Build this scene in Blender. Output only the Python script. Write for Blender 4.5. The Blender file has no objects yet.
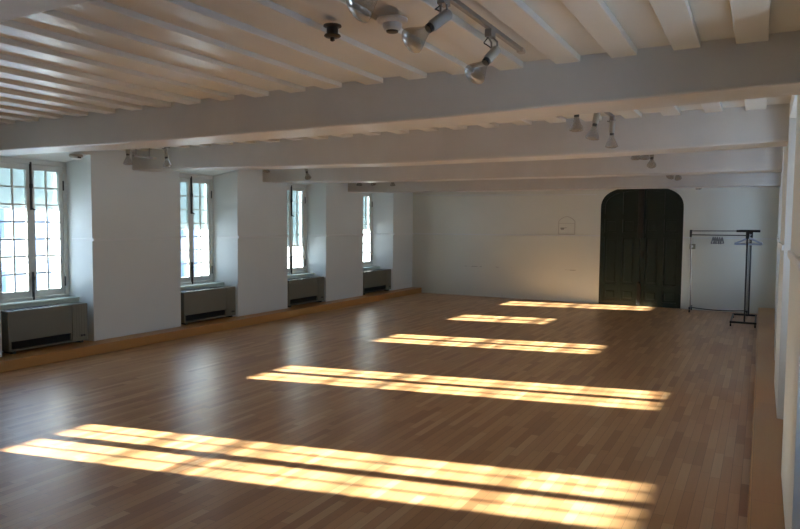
import bpy, bmesh, math, random
from math import radians, sin, cos, pi
from mathutils import Vector, Matrix
random.seed(4)
C = bpy.context.scene.collection
SC = bpy.context.scene

# ------------------------------------------------------------------ materials
def new_mat(name):
    m = bpy.data.materials.new(name); m.use_nodes = True
    nt = m.node_tree; b = nt.nodes['Principled BSDF']
    return m, nt, b

def node(nt, typ, **kw):
    n = nt.nodes.new(typ)
    for k, v in kw.items(): setattr(n, k, v)
    return n

def mth(nt, op, a, b=None, c=None):
    n = nt.nodes.new('ShaderNodeMath'); n.operation = op
    for i, v in enumerate((a, b, c)):
        if v is None: continue
        if isinstance(v, (int, float)): n.inputs[i].default_value = v
        else: nt.links.new(v, n.inputs[i])
    return n.outputs[0]

def mixc(nt, fac, a, b, mode='MIX'):
    n = nt.nodes.new('ShaderNodeMix'); n.data_type = 'RGBA'; n.blend_type = mode
    for i, v in ((0, fac), (6, a), (7, b)):
        if isinstance(v, (int, float)): n.inputs[i].default_value = v
        elif isinstance(v, tuple): n.inputs[i].default_value = (*v, 1)
        else: nt.links.new(v, n.inputs[i])
    return n.outputs[2]

def plain(name, col, rough=.5, metal=0., vary=.06, scale=6., bump=0., spec=.5):
    m, nt, b = new_mat(name)
    tc = node(nt, 'ShaderNodeTexCoord')
    nz = node(nt, 'ShaderNodeTexNoise'); nz.inputs['Scale'].default_value = scale; nz.inputs['Detail'].default_value = 4
    nt.links.new(tc.outputs['Object'], nz.inputs['Vector'])
    dark = tuple(x * (1 - vary) for x in col); light = tuple(min(1, x * (1 + vary)) for x in col)
    nt.links.new(mixc(nt, nz.outputs['Fac'], dark, light), b.inputs['Base Color'])
    b.inputs['Roughness'].default_value = rough; b.inputs['Metallic'].default_value = metal
    b.inputs['Specular IOR Level'].default_value = spec
    if bump:
        n2 = node(nt, 'ShaderNodeTexNoise'); n2.inputs['Scale'].default_value = scale * 5; n2.inputs['Detail'].default_value = 5
        nt.links.new(tc.outputs['Object'], n2.inputs['Vector'])
        bp = node(nt, 'ShaderNodeBump'); bp.inputs['Strength'].default_value = bump; bp.inputs['Distance'].default_value = .01
        nt.links.new(n2.outputs['Fac'], bp.inputs['Height']); nt.links.new(bp.outputs['Normal'], b.inputs['Normal'])
    return m

def wood_strips(name, w, L, along, cols, rough, groove=.0012, bump=.15):
    """short random-length strips with their own tone, grain and thin dark joints; along = 'Y' or 'X'"""
    m, nt, b = new_mat(name)
    tc = node(nt, 'ShaderNodeTexCoord'); sp = node(nt, 'ShaderNodeSeparateXYZ')
    nt.links.new(tc.outputs['Object'], sp.inputs[0])
    u, v = (sp.outputs['X'], sp.outputs['Y']) if along == 'Y' else (sp.outputs['Y'], sp.outputs['X'])
    us = mth(nt, 'DIVIDE', u, w); row = mth(nt, 'FLOOR', us); uf = mth(nt, 'FRACT', us)
    wn = node(nt, 'ShaderNodeTexWhiteNoise'); wn.noise_dimensions = '1D'; nt.links.new(row, wn.inputs['W'])
    off = mth(nt, 'MULTIPLY', wn.outputs['Value'], 7.3)
    vs = mth(nt, 'ADD', mth(nt, 'DIVIDE', v, L), off); col = mth(nt, 'FLOOR', vs); vf = mth(nt, 'FRACT', vs)
    cb = node(nt, 'ShaderNodeCombineXYZ'); nt.links.new(row, cb.inputs[0]); nt.links.new(col, cb.inputs[1])
    w2 = node(nt, 'ShaderNodeTexWhiteNoise'); w2.noise_dimensions = '2D'; nt.links.new(cb.outputs[0], w2.inputs['Vector'])
    rp = node(nt, 'ShaderNodeValToRGB'); e = rp.color_ramp.elements
    e[0].position = 0; e[0].color = (*cols[0], 1); e[1].position = 1; e[1].color = (*cols[-1], 1)
    for i, c in enumerate(cols[1:-1]):
        k = e.new((i + 1) / (len(cols) - 1)); k.color = (*c, 1)
    nt.links.new(w2.outputs['Value'], rp.inputs['Fac'])
    # grain stretched along the strip
    mp = node(nt, 'ShaderNodeMapping'); nt.links.new(tc.outputs['Object'], mp.inputs['Vector'])
    mp.inputs['Scale'].default_value = (60, 3, 10) if along == 'Y' else (3, 60, 60)
    gr = node(nt, 'ShaderNodeTexNoise'); gr.inputs['Scale'].default_value = 1; gr.inputs['Detail'].default_value = 4
    nt.links.new(mp.outputs[0], gr.inputs['Vector'])
    c1 = mixc(nt, mth(nt, 'MULTIPLY', gr.outputs['Fac'], .28), rp.outputs['Color'], tuple(x * .55 for x in cols[0]))
    # joints
    du = mth(nt, 'MULTIPLY', mth(nt, 'MINIMUM', uf, mth(nt, 'SUBTRACT', 1, uf)), w)
    dv = mth(nt, 'MULTIPLY', mth(nt, 'MINIMUM', vf, mth(nt, 'SUBTRACT', 1, vf)), L)
    jn = mth(nt, 'LESS_THAN', mth(nt, 'MINIMUM', du, dv), groove)
    nt.links.new(mixc(nt, mth(nt, 'MULTIPLY', jn, .62), c1, (.06, .03, .015)), b.inputs['Base Color'])
    wear = node(nt, 'ShaderNodeTexNoise'); wear.inputs['Scale'].default_value = .7; wear.inputs['Detail'].default_value = 5
    nt.links.new(tc.outputs['Object'], wear.inputs['Vector'])
    rr = mth(nt, 'ADD', rough, mth(nt, 'MULTIPLY', mth(nt, 'SUBTRACT', wear.outputs['Fac'], .5), .16))
    nt.links.new(rr, b.inputs['Roughness']); b.inputs['Specular IOR Level'].default_value = .42
    if bump:
        bp = node(nt, 'ShaderNodeBump'); bp.inputs['Strength'].default_value = bump; bp.inputs['Distance'].default_value = .002
        hgt = mth(nt, 'ADD', mth(nt, 'MULTIPLY', w2.outputs['Value'], .35), mth(nt, 'MULTIPLY', gr.outputs['Fac'], .25))
        nt.links.new(hgt, bp.inputs['Height']); nt.links.new(bp.outputs['Normal'], b.inputs['Normal'])
    return m

M = {}
M['wall'] = plain('white_wall_paint', (.665, .70, .695), .55, vary=.05, scale=1.3, bump=.12)
M['ceil'] = plain('cream_ceiling_paint', (.615, .585, .515), .30, vary=.10, scale=2.5, bump=.05)
M['beam'] = plain('white_beam_paint', (.56, .54, .505), .38, vary=.10, scale=3, bump=.25)
M['trim'] = plain('white_trim_paint', (.70, .72, .72), .4, vary=.03)
M['frame'] = plain('window_frame_paint', (.62, .64, .62), .45, vary=.04)
M['floor'] = wood_strips('maple_strip_floor', .060, .52, 'Y',
    [(.335, .163, .068), (.43, .23, .10), (.47, .26, .117), (.49, .277, .127), (.57, .355, .18)], .345)
M['step'] = wood_strips('varnished_step_boards', .30, 2.3, 'Y',
    [(.45, .22, .065), (.51, .26, .082), (.48, .24, .07)], .33, .001, .05)
M['heater'] = plain('olive_grey_enamel', (.15, .147, .112), .42, vary=.04, scale=3)
M['heater_panel'] = plain('olive_panel_enamel', (.175, .17, .13), .42, vary=.04, scale=3)
M['black'] = plain('black_painted_metal', (.018, .018, .018), .4, vary=.1)
M['dark'] = plain('dark_grille_paint', (.02, .021, .02), .5, vary=.1)
M['chrome'] = plain('dull_chrome', (.42, .42, .42), .28, 1., vary=.05)
M['door'] = plain('dark_green_door_paint', (.013, .026, .022), .28, vary=.12, scale=4, bump=.05)
M['sill'] = plain('pale_green_sill_paint', (.55, .62, .56), .4, vary=.03)
M['socket'] = plain('beige_lamp_enamel', (.36, .335, .28), .4, vary=.03)
M['steel'] = plain('track_grey_metal', (.30, .29, .27), .4, .6, vary=.03)
M['bronze'] = plain('dark_bronze', (.03, .026, .022), .4, .5, vary=.1)
M['plastic'] = plain('aged_cream_plastic', (.46, .40, .33), .4, vary=.03)
M['hanger_blue'] = plain('pale_blue_plastic', (.40, .50, .68), .35, vary=.03)
M['hanger_white'] = plain('white_plastic', (.72, .74, .78), .35, vary=.03)
M['hanger_grey'] = plain('grey_wire', (.22, .22, .23), .4, .3, vary=.03)
M['snow'] = plain('snow', (.82, .84, .88), .8, vary=.04, scale=.3)
M['facade'] = plain('pale_stone', (.36, .37, .39), .8, vary=.08, scale=.5)
M['facade_win'] = plain('dark_blue_window_glass', (.11, .15, .23), .15, vary=.2, scale=.6)
M['line'] = plain('faded_plaque_border', (.52, .50, .46), .6)
M['mark'] = plain('faded_grey_print', (.28, .28, .26), .6, vary=.1)

def glass_mat():
    m, nt, b = new_mat('clear_window_glass'); nt.nodes.remove(b)
    out = nt.nodes['Material Output']
    t = node(nt, 'ShaderNodeBsdfTransparent'); t.inputs['Color'].default_value = (.93, .96, .96, 1)
    g = node(nt, 'ShaderNodeBsdfGlossy'); g.inputs['Roughness'].default_value = .02
    nz = node(nt, 'ShaderNodeTexNoise'); nz.inputs['Scale'].default_value = 3
    fr = node(nt, 'ShaderNodeLayerWeight'); fr.inputs['Blend'].default_value = .5
    mx = node(nt, 'ShaderNodeMixShader')
    nt.links.new(mth(nt, 'ADD', mth(nt, 'MULTIPLY', mth(nt, 'POWER', fr.outputs['Facing'], 5), .8), mth(nt, 'MULTIPLY', nz.outputs['Fac'], .05)), mx.inputs[0])
    nt.links.new(t.outputs[0], mx.inputs[1]); nt.links.new(g.outputs[0], mx.inputs[2]); nt.links.new(mx.outputs[0], out.inputs[0])
    return m
M['glass'] = glass_mat()

def bulb_mat():
    m, nt, b = new_mat('clear_faceted_bulb_glass'); nt.nodes.remove(b)
    out = nt.nodes['Material Output']
    t = node(nt, 'ShaderNodeBsdfTransparent'); t.inputs['Color'].default_value = (.72, .71, .68, 1)
    g = node(nt, 'ShaderNodeBsdfGlossy'); g.inputs['Roughness'].default_value = .03; g.inputs['Color'].default_value = (.9, .92, .95, 1)
    vo = node(nt, 'ShaderNodeTexVoronoi'); vo.inputs['Scale'].default_value = 110
    tc = node(nt, 'ShaderNodeTexCoord'); nt.links.new(tc.outputs['Object'], vo.inputs['Vector'])
    bp = node(nt, 'ShaderNodeBump'); bp.inputs['Strength'].default_value = .12; bp.inputs['Distance'].default_value = .002
    nt.links.new(vo.outputs['Distance'], bp.inputs['Height']); nt.links.new(bp.outputs['Normal'], g.inputs['Normal'])
    lw = node(nt, 'ShaderNodeLayerWeight'); lw.inputs['Blend'].default_value = .35
    mx = node(nt, 'ShaderNodeMixShader')
    nt.links.new(mth(nt, 'ADD', .08, mth(nt, 'MULTIPLY', lw.outputs['Facing'], .32)), mx.inputs[0])
    nt.links.new(t.outputs[0], mx.inputs[1]); nt.links.new(g.outputs[0], mx.inputs[2]); nt.links.new(mx.outputs[0], out.inputs[0])
    return m
M['bulb'] = bulb_mat()

def blind_mat():
    m, nt, b = new_mat('translucent_white_blind'); nt.nodes.remove(b)
    out = nt.nodes['Material Output']
    d = node(nt, 'ShaderNodeBsdfDiffuse'); d.inputs['Color'].default_value = (.70, .74, .75, 1)
    t = node(nt, 'ShaderNodeBsdfTranslucent'); t.inputs['Color'].default_value = (.56, .67, .72, 1)
    nz = node(nt, 'ShaderNodeTexNoise'); nz.inputs['Scale'].default_value = 30
    mx = node(nt, 'ShaderNodeMixShader')
    nt.links.new(mth(nt, 'ADD', BLIND_T, mth(nt, 'MULTIPLY', nz.outputs['Fac'], .04)), mx.inputs[0])
    nt.links.new(d.outputs[0], mx.inputs[1]); nt.links.new(t.outputs[0], mx.inputs[2]); nt.links.new(mx.outputs[0], out.inputs[0])
    return m
BLIND_T = .13
M['blind'] = blind_mat()

def back_wall_mat():
    m = plain('white_back_wall_paint', (.70, .712, .65), .55, vary=.05, scale=1.2, bump=.08)
    nt = m.node_tree; b = nt.nodes['Principled BSDF']
    src = b.inputs['Base Color'].links[0].from_socket
    tc = node(nt, 'ShaderNodeTexCoord'); sp = node(nt, 'ShaderNodeSeparateXYZ'); nt.links.new(tc.outputs['Object'], sp.inputs[0])
    mp = node(nt, 'ShaderNodeMapping'); mp.inputs['Scale'].default_value = (2.3, 1, 6); nt.links.new(tc.outputs['Object'], mp.inputs[0])
    nz = node(nt, 'ShaderNodeTexNoise'); nz.inputs['Scale'].default_value = 1.7; nz.inputs['Detail'].default_value = 5; nt.links.new(mp.outputs[0], nz.inputs['Vector'])
    band = mth(nt, 'LESS_THAN', mth(nt, 'ABSOLUTE', mth(nt, 'SUBTRACT', sp.outputs['Z'], .672)), .007)
    band = mth(nt, 'MULTIPLY', band, mth(nt, 'LESS_THAN', sp.outputs['X'], -3.4))
    sc = mth(nt, 'MULTIPLY', band, mth(nt, 'GREATER_THAN', nz.outputs['Fac'], .6))
    nt.links.new(mixc(nt, mth(nt, 'MULTIPLY', sc, .6), src, (.2, .18, .15)), b.inputs['Base Color'])
    return m
M['back'] = back_wall_mat()

# ------------------------------------------------------------------ mesh helpers
class MB:
    def __init__(s): s.bm = bmesh.new()
    def box(s, x0, x1, y0, y1, z0, z1):
        x0, x1 = sorted((x0, x1)); y0, y1 = sorted((y0, y1)); z0, z1 = sorted((z0, z1))
        return s.prism([(x0, y0), (x1, y0), (x1, y1), (x0, y1)], z0, z1)
    def prism(s, poly, z0, z1):
        """polygon in plan, extruded from z0 to z1 (each may be a list, one height per corner)"""
        n = len(poly)
        A = z0 if isinstance(z0, (list, tuple)) else [z0] * n
        B = z1 if isinstance(z1, (list, tuple)) else [z1] * n
        lo = [s.bm.verts.new((x, y, A[i])) for i, (x, y) in enumerate(poly)]
        hi = [s.bm.verts.new((x, y, B[i])) for i, (x, y) in enumerate(poly)]
        s.bm.faces.new(lo[::-1]); s.bm.faces.new(hi)
        for i in range(n):
            s.bm.faces.new((lo[i], lo[(i + 1) % n], hi[(i + 1) % n], hi[i]))
        return s
    def slab(s, poly, y0, y1):
        """polygon in the XZ plane, extruded in Y"""
        a = [s.bm.verts.new((x, y0, z)) for x, z in poly]; b = [s.bm.verts.new((x, y1, z)) for x, z in poly]
        s.bm.faces.new(a); s.bm.faces.new(b[::-1]); n = len(poly)
        for i in range(n): s.bm.faces.new((a[i], b[i], b[(i + 1) % n], a[(i + 1) % n]))
        return s
    def quad(s, *p):
        s.bm.faces.new([s.bm.verts.new(q) for q in p]); return s
    def tube(s, pts, r, n=10, closed=False):
        pts = [Vector(p) for p in pts]; rings = []; N = len(pts); up = None
        R = r if isinstance(r, (list, tuple)) else [r] * N
        for i, p in enumerate(pts):
            a = pts[i - 1] if (i or closed) else p; b = pts[(i + 1) % N] if (i < N - 1 or closed) else p
            t = (b - a).normalized()
            if up is None: up = t.orthogonal().normalized()
            up = (up - t * up.dot(t)); up = up.normalized() if up.length > 1e-6 else t.orthogonal().normalized()
            q = t.cross(up)
            rings.append([s.bm.verts.new(p + (up * cos(2 * pi * k / n) + q * sin(2 * pi * k / n)) * R[i]) for k in range(n)])
        for i in range(N if closed else N - 1):
            A, B = rings[i], rings[(i + 1) % N]
            for k in range(n): s.bm.faces.new((A[k], A[(k + 1) % n], B[(k + 1) % n], B[k]))
        if not closed: s.bm.faces.new(rings[0][::-1]); s.bm.faces.new(rings[-1])
        return s
    def lathe(s, prof, o=(0, 0, 0), axis=(0, 0, 1), n=20, caps=True):
        """profile of (radius, height) turned about axis through o"""
        o = Vector(o); ax = Vector(axis).normalized(); e = ax.orthogonal().normalized(); f = ax.cross(e); rings = []
        for r, h in prof:
            rings.append([s.bm.verts.new(o + ax * h + (e * cos(2 * pi * k / n) + f * sin(2 * pi * k / n)) * max(r, 1e-4)) for k in range(n)])
        for A, B in zip(rings, rings[1:]):
            for k in range(n): s.bm.faces.new((A[k], A[(k + 1) % n], B[(k + 1) % n], B[k]))
        if caps: s.bm.faces.new(rings[0][::-1]); s.bm.faces.new(rings[-1])
        return s
    def build(s, name, mat, parent=None, bevel=0, smooth=False, seg=2):
        bmesh.ops.recalc_face_normals(s.bm, faces=s.bm.faces)
        me = bpy.data.meshes.new(name); s.bm.to_mesh(me); s.bm.free()
        me.materials.append(mat)
        o = bpy.data.objects.new(name, me); C.objects.link(o)
        if parent is not None:
            o.parent = parent; o.matrix_parent_inverse = parent_world(parent).inverted()
        if smooth:
            for p in me.polygons: p.use_smooth = True
            md = o.modifiers.new('edge', 'EDGE_SPLIT'); md.split_angle = radians(38)
        if bevel:
            md = o.modifiers.new('bevel', 'BEVEL'); md.width = bevel; md.segments = seg; md.limit_method = 'ANGLE'; md.angle_limit = radians(40)
        return o

def parent_world(p):
    m = p.matrix_basis.copy()
    while p.parent is not None:
        m = p.parent.matrix_basis @ p.matrix_parent_inverse @ m
        p = p.parent
    return m

def empty(name, loc=(0, 0, 0)):
    o = bpy.data.objects.new(name, None); C.objects.link(o); o.location = loc; o.empty_display_size = .1
    return o
def tag(o, label=None, cat=None, group=None, kind=None):
    for k, v in (('label', label), ('category', cat), ('group', group), ('kind', kind)):
        if v: o[k] = v
    return o
def struct(o, label=None): return tag(o, label, None, None, 'structure')

def copy_tree(o, parent=None):
    c = o.copy(); C.objects.link(c)
    if parent is not None: c.parent = parent
    for ch in list(o.children): copy_tree(ch, c)
    return c

# ------------------------------------------------------------------ dimensions (metres; camera eye at x=0, y=0, z=1.6)
XL, XLW, XLO = -7.275, -7.67, -8.02          # left pier face, window plane, outer face
XR, XRW, XRO = .15, .60, .95
YB, YF = 13.918, -2.6
ZC1, ZC2, ZTOP = 2.557, 2.525, 2.8           # upper boards, lower boards
ZS, XSL, XSR = .118, -7.018, -.015           # step height and step fronts
LEFT = [(1.69, 2.88, 2.30), (4.215, 5.359, 4.84), (6.768, 7.949, 7.37), (9.198, 10.37, 9.82), (11.70, 12.976, 12.29)]
LEFT_BLIND = [1.82, 1.77, 1.515, 1.20, 1.50]
RIGHT = [(1.92, 3.12, 2.52), (4.525, 5.863, 5.19), (7.237, 8.45, 7.84), (9.85, 11.05, 10.45), (12.45, 13.6, 13.02)]
WH = .465                                    # half width of a window frame
WZ0, WZ1 = .64, 2.33

# ------------------------------------------------------------------ room shell
struct(MB().box(XLO, XRO, YF - .3, YB + .3, -.3, 0).build('floor', M['floor']))

mb = MB(); mb.box(XLO - .1, XRO + .1, YF - .3, YB + .3, ZC1, ZTOP)
for x1 in (.62, .30, -.006, -.313, -.628, -.933, -1.265, -1.58, -1.895, -2.213, -2.537, -2.842, -3.171, -3.503, -3.845, -4.163, -4.496, -4.832,
           -5.182, -5.525, -5.873, -6.234, -6.57, -6.90, -7.24, -7.57):
    mb.box(x1 - .14 + random.uniform(-.008, .008), x1, YF, YB, ZC2 + random.uniform(-.003, .003), ZC1 + .01)
struct(mb.build('ceiling', M['ceil'], bevel=.004))

def rx(y): return XR + max(0., y - 7.3) * .0145
def wall_side(name, openings, f, xw, xo):
    mb = MB()
    ys = YF - .3; cs = None
    for (a, b, c) in openings:
        poly = [(f(ys), ys), (f(a), a), (xw, c - WH), (xo, c - WH)]
        poly = ([(xw, cs + WH)] + poly if cs is not None else poly)
        poly.append((xo, (cs + WH) if cs is not None else ys))
        mb.prism(poly, -.02, ZTOP - .05)
        ys, cs = b, c
    mb.prism([(xw, cs + WH), (f(ys), ys), (f(YB + .3), YB + .3), (xo, YB + .3), (xo, cs + WH)], -.02, ZTOP - .05)
    for (a, b, c) in openings:
        # sloping soffit, outer lintel, panel under the window
        mb.prism([(f(a), a), (f(b), b), (xw, c + WH), (xw, c - WH)], [2.43, 2.43, 2.345, 2.345], ZTOP - .05)
        mb.prism([(xw, c - WH), (xw, c + WH), (xo, c + WH), (xo, c - WH)], 2.345, ZTOP - .05)
        mb.prism([(xw, c - WH), (xw, c + WH), (xo, c + WH), (xo, c - WH)], -.02, WZ0)
    return struct(mb.build(name, M['wall']))
wall_side('wall_left', LEFT, lambda y: XL, XLW, XLO)
wall_side('wall_right', RIGHT, rx, XRW, XRO)
struct(MB().box(XLO, XRO, YF - .3, YF, -.02, ZTOP - .05).build('wall_front', M['wall']))

# back wall with the arched doorway cut out
DX0, DX1, DSP, DTOP = -2.925, -1.352, 1.96, 2.40
def arch(x0, x1, sp, top, n=28, e=2.55):
    cx, hw = (x0 + x1) / 2, (x1 - x0) / 2; pts = []
    for i in range(n + 1):
        t = pi - pi * i / n; cc, ss = cos(t), sin(t)
        pts.append((cx + hw * math.copysign(abs(cc) ** (2 / e), cc), sp + (top - sp) * abs(ss) ** (2 / e)))
    return pts
AP = arch(DX0, DX1, DSP, DTOP)
mb = MB()
def back_panel(poly): mb.slab(poly, YB, YB + .3)
back_panel([(XLO, 0), (DX0, 0), (DX0, DSP), (DX0, ZTOP - .05), (XLO, ZTOP - .05)])
back_panel([(DX1, 0), (XRO, 0), (XRO, ZTOP - .05), (DX1, ZTOP - .05), (DX1, DSP)])
for p, q in zip(AP, AP[1:]):
    if q[0] - p[0] > 1e-5: back_panel([p, q, (q[0], ZTOP - .05), (p[0], ZTOP - .05)])
struct(mb.build('wall_back', M['back']))

# steps (wooden platforms) along both window walls, running into the niches
def step(name, xf, xi, xw, openings, side, y0):
    mb = MB()
    mb.box(xf, xi + (.11 if xi > xf else -.004), y0, YB - .001, 0, ZS)
    for (a, b, c) in openings:
        if b < y0: continue
        mb.prism([(xi, a), (xi, b), (xw, c + WH), (xw, c - WH)], 0, ZS - .0006)
    return struct(mb.build(name, M['step'], bevel=.006))
step('trim_1', XSL, XL, XLW, LEFT, 'l', YF)
step('trim_2', XSR, XR, XRW, RIGHT, 'r', YF)

# thin rail moulding along piers, reveals and back wall
def strip(mb, p, q, t, z0, z1):
    p, q = Vector((*p, 0)), Vector((*q, 0)); d = (q - p).normalized(); n = Vector((-d.y, d.x, 0)) * t
    mb.prism([(p.x, p.y), (q.x, q.y), (q.x + n.x, q.y + n.y), (p.x + n.x, p.y + n.y)], z0, z1)
ZR0, ZR1 = 1.365, 1.398
mb = MB(); ys, cs = YF, None
for (a, b, c) in LEFT:
    mb.box(XL, XL + .028, ys, a, ZR0, ZR1); strip(mb, (XLW + .03, c - WH + .005), (XL, a), -.014, ZR0, ZR1)
    strip(mb, (XL, b), (XLW + .03, c + WH - .005), -.014, ZR0, ZR1)
    ys = b
mb.box(XL, XL + .028, ys, YB, ZR0, ZR1)
struct(mb.build('trim_3', M['trim'], bevel=.004))
mb = MB(); ys = YF
for (a, b, c) in RIGHT:
    strip(mb, (rx(ys), ys), (rx(a), a), .016, ZR0 + .06, ZR1 + .07); strip(mb, (XRW - .03, c - WH + .005), (rx(a), a), .014, ZR0 + .06, ZR1 + .07)
    strip(mb, (rx(b), b), (XRW - .03, c + WH - .005), .014, ZR0 + .06, ZR1 + .07)
    ys = b
strip(mb, (rx(ys), ys), (rx(YB), YB), .016, ZR0 + .06, ZR1 + .07)
struct(mb.build('trim_4', M['trim'], bevel=.004))
mb = MB(); mb.slab([(XL, 1.372), (DX0, 1.39), (DX0, 1.418), (XL, 1.40)], YB - .016, YB)
mb.slab([(DX1, 1.378), (rx(YB), 1.378), (rx(YB), 1.406), (DX1, 1.406)], YB - .012, YB)
struct(mb.build('trim_5', M['trim'], bevel=.004))
mb = MB(); mb.slab([(XL, 2.285), (DX0 - .1, 2.235), (DX0 - .1, 2.255), (XL, 2.305)], YB - .02, YB)
struct(mb.build('trim_6', M['trim'], bevel=.004))

# ------------------------------------------------------------------ ceiling beams (old, slightly sagging)
def beam(y0, y1, prof, dz=0.):
    mb = MB(); bm = mb.bm
    xs = [XL - .15 + (XR - XL + .3) * i / 24 for i in range(25)]
    def zb(x):
        if x <= prof[0][0]: return prof[0][1]
        for (a, za), (b, z2) in zip(prof, prof[1:]):
            if x <= b:
                t = (x - a) / (b - a); t = t * t * (3 - 2 * t) * .5 + t * .5
                return za + (z2 - za) * t
        return prof[-1][1]
    rows = []
    for x in xs:
        w = random.uniform(-.003, .003); z = zb(x) + random.uniform(-.0015, .0015)
        rows.append([bm.verts.new(v) for v in ((x, y0 + w, 2.62), (x, y0 + w, z), (x, y1 + w, z + dz), (x, y1 + w, 2.62))])
    for A, B in zip(rows, rows[1:]):
        for k in range(4): bm.faces.new((A[k], A[(k + 1) % 4], B[(k + 1) % 4], B[k]))
    bm.faces.new(rows[0]); bm.faces.new(rows[-1][::-1])
    o = mb.build('ceiling_beam', M['beam'], bevel=.013)
    return struct(o)
beam(1.04, 1.40, [(-7.3, 2.29), (.2, 2.29)])
beam(3.80, 4.15, [(-7.3, 2.295), (-6.5, 2.287), (-4.8, 2.262), (-2.15, 2.267), (-.6, 2.29), (.15, 2.305)])
beam(5.97, 6.33, [(-7.3, 2.288), (-3.5, 2.232), (-1.4, 2.235), (.17, 2.266)])
beam(8.55, 8.90, [(-7.3, 2.286), (-5, 2.246), (-2, 2.238), (.2, 2.241)])
beam(11.12, 11.46, [(-7.3, 2.241), (-6.4, 2.222), (-2.6, 2.216), (.2, 2.209)])

# ------------------------------------------------------------------ windows
def make_window(n, c, xw, d, nice):
    """two casements of two by seven panes; d = +1 when the room lies towards +x"""
    w = struct(empty('window_%d' % n, (xw, c, WZ0)))
    X = lambda t: xw - d * t                       # t metres outwards from the window plane
    f = MB(); h = WH
    f.box(X(.0), X(.07), c - h, c - h + .05, WZ0, WZ1); f.box(X(.0), X(.07), c + h - .05, c + h, WZ0, WZ1)
    f.box(X(.0), X(.07), c - h, c + h, WZ0, WZ0 + .055); f.box(X(.0), X(.07), c - h, c + h, WZ1 - .045, WZ1 + .015)
    f.build('window_frame', M['frame'], w, bevel=.004)
    for s in (-1, 1):
        y = lambda v: c + s * v
        m = MB(); z0, z1 = WZ0 + .058, WZ1 - .048
        m.box(X(.012), X(.055), y(.0), y(.05), z0, z1); m.box(X(.012), X(.055), y(.365), y(.412), z0, z1)
        m.box(X(.012), X(.055), y(.04), y(.38), z0, .775); m.box(X(.012), X(.055), y(.04), y(.38), 2.215, z1)
        m.box(X(.024), X(.041), y(.2075 - .011), y(.2075 + .011), .77, 2.22)
        for r in range(1, 7):
            zz = .775 + 1.44 * r / 7
            m.box(X(.026), X(.040), y(.05), y(.365), zz - .0095, zz + .0095)
        cs = m.build('casement', M['frame'], w)
        g = MB(); g.box(X(.030), X(.034), y(.05), y(.365), .775, 2.215)
        g.build('pane', M['glass'], cs)
        if nice:
            for zz in (.86, 2.05):
                MB().tube([(X(-.006), y(.414), zz - .06), (X(-.006), y(.414), zz + .06)], .009, 8).build('hinge', M['dark'], cs)
    b = MB()
    b.box(X(-.012), X(.012), c - .008, c + .008, 1.74, 2.31); b.lathe([(.02, 0), (.02, .05)], (X(-.004), c, 2.0), (0, 0, 1), 10)
    b.tube([(X(-.012), c, 1.76), (X(-.03), c + .015, 1.745), (X(-.034), c + .03, 1.74)], .009, 8)
    b.build('bolt_rod', M['black'], w)
    b = MB(); b.box(X(-.012), X(.012), c - .008, c + .008, .66, 1.0); b.lathe([(.018, 0), (.018, .04)], (X(-.004), c, .9), (0, 0, 1), 10)
    b.build('bolt_rod', M['black'], w)
    s_ = MB(); s_.prism([(xw + d * .0, c - WH - .0), (xw + d * .17, c - WH - .05), (xw + d * .17, c + WH + .05), (xw, c + WH)], .636, .662)
    s_.build('window_sill', M['sill'], w, bevel=.006)
    s_ = MB(); s_.box(xw + d * .145, xw + d * .16, c - WH - .05, c + WH + .05, ZS - .002, .636)
    s_.build('panel', M['sill'], w)
    # guard rail outside the glass
    gr = MB(); gr.box(X(.20), X(.24), c - WH - .01, c + WH + .01, 1.155, 1.178)
    gr.build('guard_rail', M['frame'], w)
    # light portal in the outer opening
    L = bpy.data.lights.new('window_portal', 'AREA'); L.shape = 'RECTANGLE'; L.size = 2 * WH; L.size_y = WZ1 - WZ0
    L.cycles.is_portal = True
    lo = bpy.data.objects.new('window_portal', L); C.objects.link(lo)
    lo.location = (X(.345), c, (WZ0 + WZ1) / 2)
    lo.rotation_euler = Vector((d, 0, 0)).to_track_quat('-Z', 'Z').to_euler()
    return w
n = 0
BL = ['white blind half drawn behind the window just left of the view',
      'white blind lowered furthest to the left behind the nearest and largest window',
      'white blind lowered to mid height behind the second window from the left',
      'white blind lowered the furthest, behind the third narrow window from the left',
      'white blind behind the narrow window closest to the far corner']
for i, (a, b, c) in enumerate(LEFT):
    n += 1; make_window(n, c, XLW, 1, i > 0)
    r = empty('roller_blind', (XLW - .10, c, 2.29))
    tag(r, BL[i], 'blind', 'roller blinds of the left windows')
    zb = LEFT_BLIND[i]
    MB().box(XLW - .091, XLW - .088, c - .455, c + .405, zb, 2.30).build('blind_fabric', M['blind'], r)
    MB().tube([(XLW - .10, c - .455, 2.308), (XLW - .10, c + .44, 2.308)], .018, 12).build('roller', M['trim'], r)
    MB().box(XLW - .096, XLW - .082, c - .455, c + .405, zb - .018, zb + .004).build('bottom_bar', M['trim'], r)
for i, (a, b, c) in enumerate(RIGHT):
    n += 1; make_window(n, c, XRW, -1, False)

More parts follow.
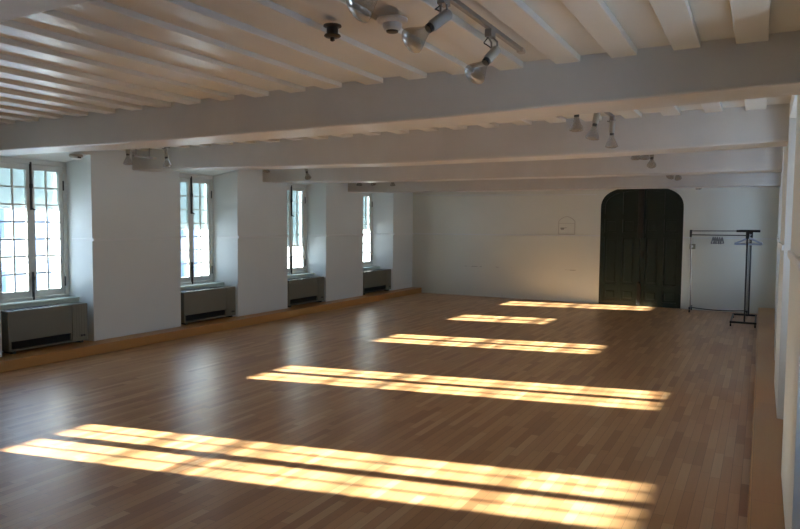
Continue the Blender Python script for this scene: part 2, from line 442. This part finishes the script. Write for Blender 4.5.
# ------------------------------------------------------------------ arched double door
door = struct(empty('door_1', ((DX0 + DX1) / 2, YB, 0)))
DF = YB + .035                                # face of the recessed panels
cxd = (DX0 + DX1) / 2
inner = arch(DX0 + .085, DX1 - .085, DSP, DTOP - .085)
def half(pts, s):
    out = [(min(x, cxd) if s < 0 else max(x, cxd), z) for x, z in pts]
    res = []
    for p in out:
        if not res or abs(p[0] - res[-1][0]) + abs(p[1] - res[-1][1]) > 1e-5: res.append(p)
    return res
def top_at(x, pts):
    for (a, za), (b, zb) in zip(pts, pts[1:]):
        if a <= x <= b: return za + (zb - za) * ((x - a) / (b - a) if b > a else 0)
    return pts[0][1]
for s in (-1, 1):
    m = MB()
    o = half(AP, s)
    poly = [(DX0, .0)] + [p for p in o] + [(cxd, .0)] if s < 0 else [(cxd, .0)] + o + [(DX1, .0)]
    m.slab(poly, DF, DF + .04)
    # arched border stile
    for (p, q, p2, q2) in zip(AP, AP[1:], inner, inner[1:]):
        if (p[0] + q[0]) / 2 * s < cxd * s: continue
        if abs(q[0] - p[0]) + abs(q[1] - p[1]) > 1e-6: m.slab([p2, p, q, q2], DF - .026, DF + .01)
    edge = DX0 if s < 0 else DX1
    m.slab([(min(edge, edge - s * .085), .008), (max(edge, edge - s * .085), .008), (max(edge, edge - s * .085), DSP), (min(edge, edge - s * .085), DSP)], DF - .024, DF + .01)
    def bar(xa, xb, za, zb, t=.0245): m.box(xa, xb, DF - t, DF + .01, za, zb)
    bar(cxd + s * .004, cxd + s * .095, .008, 2.39)
    mid = (edge + cxd) / 2
    bar(mid - .045, mid + .045, .008, top_at(mid, AP) - .02, .0228)
    for za, zb in ((.008, .10), (.325, .43), (1.385, 1.475), (1.745, 1.85)):
        bar(min(edge, cxd) + .02, max(edge, cxd) - .004 - .016, za, zb, .0215)
    leaf = m.build('door_leaf', M['door'], door, bevel=.007)
    # raised fields
    f = MB()
    for xa, xb in ((min(edge - s * .085, mid + s * -.0), 0),): pass
    cols = sorted([edge - s * .085, mid + s * .045]), sorted([mid - s * .045, cxd + s * .095])
    for xa, xb in cols:
        for za, zb in ((.10, .325), (.43, 1.385), (1.475, 1.745)):
            f.box(xa + .045, xb - .045, DF - .013, DF + .005, za + .045, zb - .045)
    f.build('raised_panel', M['door'], leaf, bevel=.009)
b = MB(); b.box(cxd - .05, cxd + .055, DF - .062, DF - .02, 1.37, 2.395); b.build('door_bolt', M['black'], door, bevel=.006)
b = MB(); b.box(cxd - .035, cxd + .035, DF - .055, DF - .02, .03, .46); b.lathe([(.028, 0), (.028, .02), (.014, .03), (.03, .055), (.0, .065)], (cxd, DF - .05, .47), (0, -1, 0), 14)
b.build('door_handle', M['bronze'], door, bevel=.004)
MB().box(cxd + .02, cxd + .07, DF - .03, DF - .02, .97, 1.12).build('lock_plate', M['bronze'], door, bevel=.003)

# ------------------------------------------------------------------ convector heaters in the left niches
def heater(y0, y1, label):
    r = empty('convector_heater', (XL, (y0 + y1) / 2, ZS)); tag(r, label, 'heater', 'convector heaters under the left windows')
    xf, xb, z0, z1 = -7.295, -7.50, ZS + .03, .602
    yp = y1 - .205
    m = MB(); m.box(xb, xf, y0, yp - .002, z0 + .11, z1)
    m.box(xb, xf, y0, y0 + .03, z0, z0 + .12); m.box(xb, xf, yp - .025, yp - .002, z0, z0 + .12)
    m.box(xb, xf, y0, yp - .002, z0, z0 + .022); m.box(xb, xb + .02, y0, yp - .002, z0, z0 + .12)
    m.build('casing', M['heater'], r, bevel=.006)
    g = MB(); g.box(xb + .03, xf - .05, y0 + .03, yp - .025, z0 + .02, z0 + .115)
    for k in range(6):
        zz = z0 + .03 + k * .0145
        g.prism([(xf - .035, y0 + .03), (xf - .006, y0 + .03), (xf - .006, yp - .026), (xf - .035, yp - .026)], [zz + .008, zz, zz, zz + .008], [zz + .011, zz + .003, zz + .003, zz + .011])
    g.build('air_grille', M['dark'], r)
    m = MB(); m.box(xb, xf, yp + .002, y1, z0, z1)
    for k in range(5):
        yy = yp + .02 + k * .034
        m.box(xf, xf + .004, yy, yy + .02, z0 + .05, z1 - .02)
    cp = m.build('control_panel', M['heater_panel'], r, bevel=.004)
    for k in range(2):
        MB().box(xf + .003, xf + .013, y1 - .10 + k * .036, y1 - .075 + k * .036, z0 + .052, z0 + .078).build('button', M['black'], cp, bevel=.003)
    m = MB()
    for k in range(9):
        m.box(xb + .04, xf - .04, y0 + .08 + (yp - y0 - .12) * k / 9, y0 + .09 + (yp - y0 - .12) * k / 9, z1 - .002, z1 + .004)
    m.box(xb + .035, xb + .045, y0 + .05, yp - .05, z1 - .002, z1 + .005)
    m.build('top_vent', M['dark'], r)
    for yy in (y0 + .05, y1 - .09):
        MB().box(xb + .02, xf - .02, yy, yy + .04, ZS, z0 + .002).build('foot', M['dark'], r)
    return r
heater(4.305, 5.285, 'olive grey convector heater nearest the camera, under the largest window')
heater(6.845, 7.915, 'olive grey convector heater in the second window niche from the left')
heater(9.265, 10.34, 'olive grey convector heater in the third window niche from the left')
heater(11.77, 12.93, 'olive grey convector heater in the niche next to the far corner')

# ------------------------------------------------------------------ track lights
def track(x, y0, y1, label, z=None, rods=()):
    zt = ZC2 if z is None else z
    r = empty('light_track', (x, (y0 + y1) / 2, zt)); tag(r, label, 'light track', 'ceiling light tracks')
    m = MB(); m.box(x - .012, x + .012, y0, y1, zt - .022, zt)
    m.build('rail', M['steel'], r, bevel=.003)
    m = MB(); m.box(x - .018, x + .018, y1, y1 + .05, zt - .026, zt); m.build('end_cap', M['plastic'], r, bevel=.005)
    if rods:
        for yy in rods: MB().tube([(x, yy, zt - .005), (x, yy, ZC1)], .006, 8).build('hanging_rod', M['steel'], r)
    return r

BULB = [(.013, 0), (.017, .012), (.021, .03), (.032, .055), (.045, .08), (.051, .097), (.052, .103), (.046, .109), (.03, .114), (.001, .117)]
def spot(top, T, L, label, group, big=1.0):
    """top: where the arm meets the track; T: rear of the socket; L: centre of the bulb's rim"""
    top, T, L = Vector(top), Vector(T), Vector(L)
    ax = (L - T).normalized(); ln = (L - T).length
    r = empty('spotlight', top); tag(r, label, 'spotlight', group)
    sl = ln - .107 * big                         # socket length
    m = MB(); m.lathe([(.019, 0), (.023, .006), (.023, sl - .008), (.020, sl)], T, ax, 18); m.build('socket', M['socket'], r, smooth=True)
    m = MB(); m.lathe([(.017, 0), (.019, .004), (.0175, .008), (.019, .012), (.0175, .016), (.019, .02), (.015, .024)], T + ax * (sl - .006), ax, 18)
    m.build('bulb_collar', M['dark'], r, smooth=True)
    m = MB(); m.lathe([(a * big, b * big) for a, b in BULB], T + ax * (sl + .006), ax, 28); m.build('bulb', M['bulb'], r, smooth=True)
    hinge = T + ax * (sl * .3) + Vector((0, 0, .026))
    m = MB()
    if (top - hinge).length > .05:
        side = Vector((.014, 0, 0))
        for s in (-1, 1): m.tube([top - Vector((0, 0, .03)) + side * s * .6, hinge + Vector((0, 0, .02)) + side * s, hinge - Vector((0, 0, .012)) + side * s], .0045, 8)
    m.box(top.x - .016, top.x + .016, top.y - .028, top.y + .028, top.z - .034, top.z)
    if (top - hinge).length <= .05: m.tube([top - Vector((0, 0, .02)), hinge - Vector((0, 0, .01))], .007, 8)
    m.build('arm', M['steel'], r)
    m = MB()
    q = hinge + Vector((0, 0, .03)); lp = []
    for k in range(9):
        t = k / 8
        lp.append(top.lerp(T, t) + Vector((-.035 * sin(pi * t), -.03 * sin(pi * t), -.02 - .01 * sin(2 * pi * t))))
    m.tube(lp, .0028, 6); m.build('power_cord', M['dark'], r)
    return r
ZT = ZC2 - .022
track(-1.14, 1.15 + .3, 3.36, 'long grey light track on the ceiling planks nearest the camera')
spot((-1.14, 2.94, ZT), (-1.097, 2.92, 2.407), (-1.153, 2.79, 2.272), 'clear bulb spotlight nearest the end of the foremost ceiling track', 'spotlights of the foremost track')
spot((-1.14, 2.43, ZT), (-1.112, 2.42, 2.43), (-1.203, 2.28, 2.302), 'clear bulb spotlight in the middle of the foremost ceiling track', 'spotlights of the foremost track')
spot((-1.14, 1.95, ZT), (-1.061, 1.95, 2.43), (-1.154, 1.82, 2.287), 'spotlight bulb cut off by the top edge of the view', 'spotlights of the foremost track')

def hang(x, y, zc, label, group, tilt=(0, 0), ztop=None):
    """small lamp hanging nearly straight down, bulb rim at zc-.03"""
    ax = Vector((tilt[0], tilt[1], -1)).normalized()
    L = Vector((x, y, zc - .04)); T = L - ax * .205
    zt = ZT if ztop is None else ztop
    tp = Vector((x - ax.x * .0, y, zt))
    if T.z > zt - .015: T.z = zt - .015
    return spot(tp, T, L, label, group)
G2 = 'spotlights behind the first beam on the right'
track(-1.13, 4.35, 5.75, 'light track between the first and second beams on the right')
hang(-1.19, 4.78, 2.325, 'leftmost of three clear bulbs hanging behind the first beam right of centre', G2)
hang(-1.14, 5.06, 2.297, 'middle of three clear bulbs hanging behind the first beam right of centre', G2, (-.15, -.1))
hang(-1.12, 5.68, 2.30, 'rightmost and lowest of three clear bulbs behind the first beam right of centre', G2)
G3 = 'spotlights above the left windows'
track(-6.1, 5.02, 5.28, 'short dark light track hanging under the planks above the left windows', z=2.345, rods=(5.06, 5.24))
hang(-6.06, 4.92, 2.275, 'spotlight with squat clear bulb above the pier right of the largest window', G3, ztop=2.50)
hang(-6.1, 5.5, 2.30, 'spotlight hanging before the second beam above the second window', G3, (.2, 0), ztop=2.50)
hang(-6.1, 7.25, 2.36, 'spotlight bulb by the left end of the third beam', G3)
hang(-6.05, 8.15, 2.335, 'grey round spotlight bulb above the third window', G3, (.5, -.3))
G4 = 'spotlights of the far bays'
hang(-1.13, 6.95, 2.315, 'left of two faint bulbs peeping under the second beam above the door', G4)
hang(-1.13, 7.5, 2.365, 'right of two faint bulbs peeping under the second beam above the door', G4)
hang(-1.13, 8.0, 2.335, 'spotlight with round grey bulb facing the camera above the dark door', G4, (.1, -.7))
hang(-1.13, 9.7, 2.315, 'left of two glinting bulbs under the third beam above the door', G4, (-.3, -.5))
hang(-1.13, 10.7, 2.36, 'right of two glinting bulbs under the third beam above the door', G4, (.3, -.5))
hang(-6.1, 9.68, 2.31, 'left one of three pale bulbs before the fourth beam above the last window', G4)
hang(-6.1, 10.15, 2.345, 'middle one of three pale bulbs before the fourth beam above the last window', G4, (.3, 0))
hang(-6.1, 10.85, 2.37, 'right one of three pale bulbs before the fourth beam above the last window', G4)
hang(-1.0, 12.6, 2.30, 'tiny lone bulb in front of the far wall right of the door', G4)

# ------------------------------------------------------------------ small ceiling fittings
r = empty('smoke_detector', (-1.498, 2.65, ZC2)); tag(r, 'round cream smoke detector on the ceiling between two spotlights', 'smoke detector')
MB().lathe([(.07, 0), (.072, -.007), (.066, -.015), (.046, -.022)], (-1.498, 2.65, ZC2), (0, 0, 1), 28).build('base_plate', M['plastic'], r, smooth=True)
MB().lathe([(.046, -.02), (.043, -.038), (.035, -.05), (.026, -.054)], (-1.498, 2.65, ZC2), (0, 0, 1), 28).build('sensor_dome', M['plastic'], r, smooth=True)
MB().lathe([(.029, -.053), (.026, -.059), (.016, -.061)], (-1.498, 2.65, ZC2), (0, 0, 1), 20).build('sensor_grille', M['bronze'], r, smooth=True)
r = empty('ceiling_fitting', (-1.80, 2.615, ZC2)); tag(r, 'small dark bronze fitting on the ceiling left of the smoke detector', 'ceiling fitting')
MB().lathe([(.042, 0), (.043, -.006), (.026, -.012)], (-1.80, 2.615, ZC2 + .004), (0, 0, 1), 24).build('mounting_plate', M['dark'], r, smooth=True)
MB().lathe([(.028, -.008), (.028, -.042)], (-1.80, 2.615, ZC2), (0, 0, 1), 20).build('body', M['bronze'], r, smooth=True)
MB().lathe([(.037, -.040), (.04, -.046), (.034, -.051), (.011, -.053), (.011, -.066), (.006, -.07)], (-1.80, 2.615, ZC2), (0, 0, 1), 20).build('rim', M['bronze'], r, smooth=True)
r = empty('emergency_light', (-7.36, 5.11, 2.41)); tag(r, 'small round white puck light on the soffit above the largest window', 'light')
MB().lathe([(.075, 0), (.078, -.02), (.07, -.03)], (-7.33, 5.20, 2.418), (0, 0, 1), 24).build('housing', M['plastic'], r, smooth=True)
MB().lathe([(.062, -.028), (.06, -.05), (.045, -.062), (.01, -.066)], (-7.33, 5.20, 2.418), (0, 0, 1), 24).build('lens', M['trim'], r, smooth=True)
MB().box(-7.275, -7.262, 5.18, 5.22, 2.372, 2.392).build('sensor', M['dark'], r)

# ------------------------------------------------------------------ plaque and switch on the back wall
r = empty('wall_plaque', (-3.615, YB, 1.42)); tag(r, 'faint white arch topped plaque with tiny grey print left of the dark door', 'plaque')
pl = [(-3.785, 1.425), (-3.445, 1.425), (-3.445, 1.70), (-3.50, 1.752), (-3.56, 1.785), (-3.615, 1.797), (-3.67, 1.785), (-3.73, 1.752), (-3.785, 1.70)]
MB().slab(pl, YB - .010, YB).build('board', M['back'], r)
m = MB()
for p, q in zip(pl, pl[1:] + pl[:1]):
    m.tube([(p[0], YB - .010, p[1]), (q[0], YB - .010, q[1])], .008, 6)
m.tube([(-3.785, YB - .008, 1.655), (-3.445, YB - .008, 1.655)], .006, 6)
m.build('border', M['line'], r)
m = MB(); m.box(-3.745, -3.665, YB - .012, YB - .009, 1.535, 1.565); m.box(-3.66, -3.615, YB - .012, YB - .009, 1.555, 1.565); m.box(-3.735, -3.675, YB - .012, YB - .009, 1.515, 1.53)
m.build('print', M['mark'], r)
r = empty('wall_switch', (-1.175, YB, 1.18)); tag(r, 'grey switch box on the far wall behind the garment rack post', 'switch')
MB().box(-1.225, -1.118, YB - .035, YB, 1.175, 1.275).build('switch_box', M['heater_panel'], r, bevel=.005)
MB().box(-1.185, -1.158, YB - .045, YB - .033, 1.205, 1.245).build('toggle', M['trim'], r, bevel=.003)

# ------------------------------------------------------------------ garment racks
def caster(mb, x, y):
    mb.lathe([(.024, -.011), (.024, .011)], (x, y, .024), (1, 0, 0), 14)
    mb.tube([(x, y, .03), (x, y, .075)], .008, 8)
r = empty('garment_rack', (-.68, 13.6, 0)); tag(r, 'long thin garment rack standing against the far wall right of the door', 'garment rack')
xa, xb, yr = -1.165, -.20, 13.6
m = MB(); m.tube([(xa + .015, yr, .07), (xa - .015, yr, 1.46)], .014, 10); m.build('post', M['steel'], r)
m = MB(); m.tube([(xb, yr, .07), (xb, yr, 1.46)], .014, 10); m.build('post', M['steel'], r)
m = MB(); m.tube([(xa - .03, yr, 1.525), (-.15, yr, 1.535)], .0085, 10); m.build('top_bar', M['black'], r)
m = MB(); m.tube([(xa - .02, yr, 1.452), (xb + .01, yr, 1.452)], .0095, 10); m.build('hanging_bar', M['black'], r)
for x in (xa - .017, xb): MB().box(x - .02, x + .02, yr - .02, yr + .02, 1.41, 1.545).build('corner_joint', M['black'], r, bevel=.004)
m = MB(); m.tube([(xa + .01 + (xb - xa) * k / 10, yr, .078 - .026 * sin(pi * k / 10)) for k in range(11)], .009, 8); m.build('bottom_bar', M['black'], r)
for x in (xa + .015, xb):
    m = MB(); m.box(x - .016, x + .016, yr - .2, yr + .24, .068, .098); m.build('foot_bar', M['black'], r, bevel=.004)
    for yy in (yr - .18, yr + .22):
        m = MB(); caster(m, x, yy); m.build('caster', M['black'], r)

r = empty('garment_rack', (-.2, 12.45, 0)); tag(r, 'black garment rack seen end on with T shaped top beside the right step', 'garment rack')
ya, yb = 11.9, 13.0
for yy, x0, x1, xp in ((ya, -.365, -.030, -.205), (yb, -.355, -.030, -.165)):
    m = MB(); m.tube([(xp + .002, yy, .085), (xp - .002, yy, 1.52)], .0135, 10); m.build('post', M['black'], r)
    m = MB(); m.box(x0, x1, yy - .02, yy + .02, 1.522, 1.558); m.build('top_crossbar', M['black'], r, bevel=.005)
    m = MB(); m.box(-.415, -.032, yy - .018, yy + .018, .055, .087); m.build('base_crossbar', M['black'], r, bevel=.004)
    m = MB(); m.box(xp - .024, xp + .024, yy - .024, yy + .024, 1.42, 1.53); m.build('post_joint', M['black'], r, bevel=.004)
    for x in (-.40, -.050):
        m = MB(); caster(m, x, yy); m.build('caster', M['black'], r)
for x in (-.40, -.047):
    m = MB(); m.box(x - .012, x + .012, ya, yb, .058, .084); m.build('base_rail', M['black'], r)
m = MB(); m.tube([(-.20, ya, 1.475), (-.165, yb, 1.475)], .011, 10); m.build('hanging_bar', M['black'], r)

def hanger(loc, rz, mat, label, group, w=.19):
    r = empty('clothes_hanger', loc); tag(r, label, 'hanger', group)
    x, y, z = loc; c, s = cos(rz), sin(rz)
    P = lambda u, v: (x + u * c, y + u * s, z + v)
    hk = [P(.017 * cos(t), -.017 + .006 + .017 * sin(t) + .010) for t in [radians(a) for a in range(-40, 181, 20)]]
    hk = [P(-.0 + .017 * cos(radians(a)), .0 + .017 * sin(radians(a))) for a in range(200, -60, -20)] + [P(.004, -.025), P(0, -.05)]
    MB().tube(hk, .0028, 6).build('hook', M['chrome'], r)
    body = [P(0, -.045), P(-.04, -.062), P(-w * .6, -.10), P(-w, -.132), P(-w - .004, -.145), P(-w + .01, -.15),
            P(0, -.148), P(w - .01, -.15), P(w + .004, -.145), P(w, -.132), P(w * .6, -.10), P(.04, -.062)]
    MB().tube(body, .0125, 8, closed=True).build('shoulder_frame', mat, r)
    return r
HB = 'hangers on the black rack'
for k, (yy, rz, mt, lb) in enumerate([
    (12.08, .10, 'hanger_blue', 'pale blue plastic hanger at the front of the black end on rack'),
    (12.18, -.12, 'hanger_white', 'white plastic hanger second on the black end on rack'),
    (12.30, .16, 'hanger_blue', 'pale blue hanger third on the black end on rack, behind a white one'),
    (12.44, -.10, 'hanger_white', 'white plastic hanger at the back of the black end on rack')]):
    hanger((-.20 + .035 * (yy - 11.9) / 1.1, yy, 1.4735), rz, M[mt], lb, HB)
for k, (xx, rz) in enumerate([(-.80, 1.47), (-.765, 1.52), (-.73, 1.5), (-.69, 1.53), (-.65, 1.48)]):
    hanger((xx, 13.6, 1.4495), rz, M['hanger_grey'], 'one of a cluster of thin grey hangers on the long rack by the far wall', 'grey hangers on the long rack', w=.17)

# ------------------------------------------------------------------ outside
struct(MB().box(-90, 60, -60, 110, -4.3, -4).build('exterior_ground', M['snow']))
bld = empty('street_building', (-24, 40, -4)); tag(bld, 'pale building with rows of tall windows across the street, seen through the windows', 'building')
MB().box(-30, -24, 11.5, 75, -4, 5.5).build('facade', M['facade'], bld)
for yy in range(14):
    for zz in (-2.6, 1.0):
        m = MB(); y0 = 12.6 + yy * 4.2
        m.box(-24.05, -23.97, y0, y0 + 1.5, zz, zz + 2.4)
        wn = m.build('window', M['facade_win'], bld)
        if zz > 0:
            m = MB(); m.box(-23.98, -23.93, y0 + .72, y0 + .78, zz, zz + 2.4); m.box(-23.98, -23.93, y0, y0 + 1.5, zz + 1.2, zz + 1.27)
            m.build('sash', M['facade'], wn)

# ------------------------------------------------------------------ light
SUN, SKY = 62., 4.3
d = Vector((1, .228, -.2527)).normalized()
L = bpy.data.lights.new('sun', 'SUN'); L.energy = SUN; L.angle = radians(.55); L.color = (1., .97, .87)
so = bpy.data.objects.new('sun', L); C.objects.link(so); so.location = (-12, 0, 6)
so.rotation_euler = d.to_track_quat('-Z', 'Y').to_euler()
W = bpy.data.worlds.new('winter_sky'); SC.world = W; W.use_nodes = True
nt = W.node_tree; bg = nt.nodes['Background']
tc = node(nt, 'ShaderNodeTexCoord'); sp = node(nt, 'ShaderNodeSeparateXYZ'); nt.links.new(tc.outputs['Generated'], sp.inputs[0])
rp = node(nt, 'ShaderNodeValToRGB'); e = rp.color_ramp.elements
e[0].position = .0; e[0].color = (.67, .83, 1, 1); e[1].position = .6; e[1].color = (.28, .52, 1, 1)
nt.links.new(sp.outputs['Z'], rp.inputs['Fac']); nt.links.new(rp.outputs['Color'], bg.inputs['Color'])
bg.inputs['Strength'].default_value = SKY

# ------------------------------------------------------------------ camera
ya, pi_, ro = radians(28.665), radians(3.448), radians(.451)
fwd = Vector((-sin(ya) * cos(pi_), cos(ya) * cos(pi_), -sin(pi_))); rt = Vector((cos(ya), sin(ya), 0)); up = rt.cross(fwd)
r_ = rt * cos(ro) + up * sin(ro); u_ = -rt * sin(ro) + up * cos(ro)
cam = bpy.data.cameras.new('camera'); co = bpy.data.objects.new('camera', cam); C.objects.link(co)
mt = Matrix((r_, u_, -fwd)).transposed().to_4x4(); mt.translation = Vector((0, 0, 1.6)); co.matrix_world = mt
cam.sensor_fit = 'HORIZONTAL'; cam.sensor_width = 36; cam.lens = 661.5 * 36 / 800; cam.clip_start = .05; cam.clip_end = 300
SC.camera = co
SC.cycles.max_bounces = 10; SC.cycles.diffuse_bounces = 6; SC.cycles.transparent_max_bounces = 16
SC.cycles.sample_clamp_indirect = 6
SC.view_settings.view_transform = 'Standard'; SC.view_settings.look = 'None'; SC.view_settings.exposure = .76
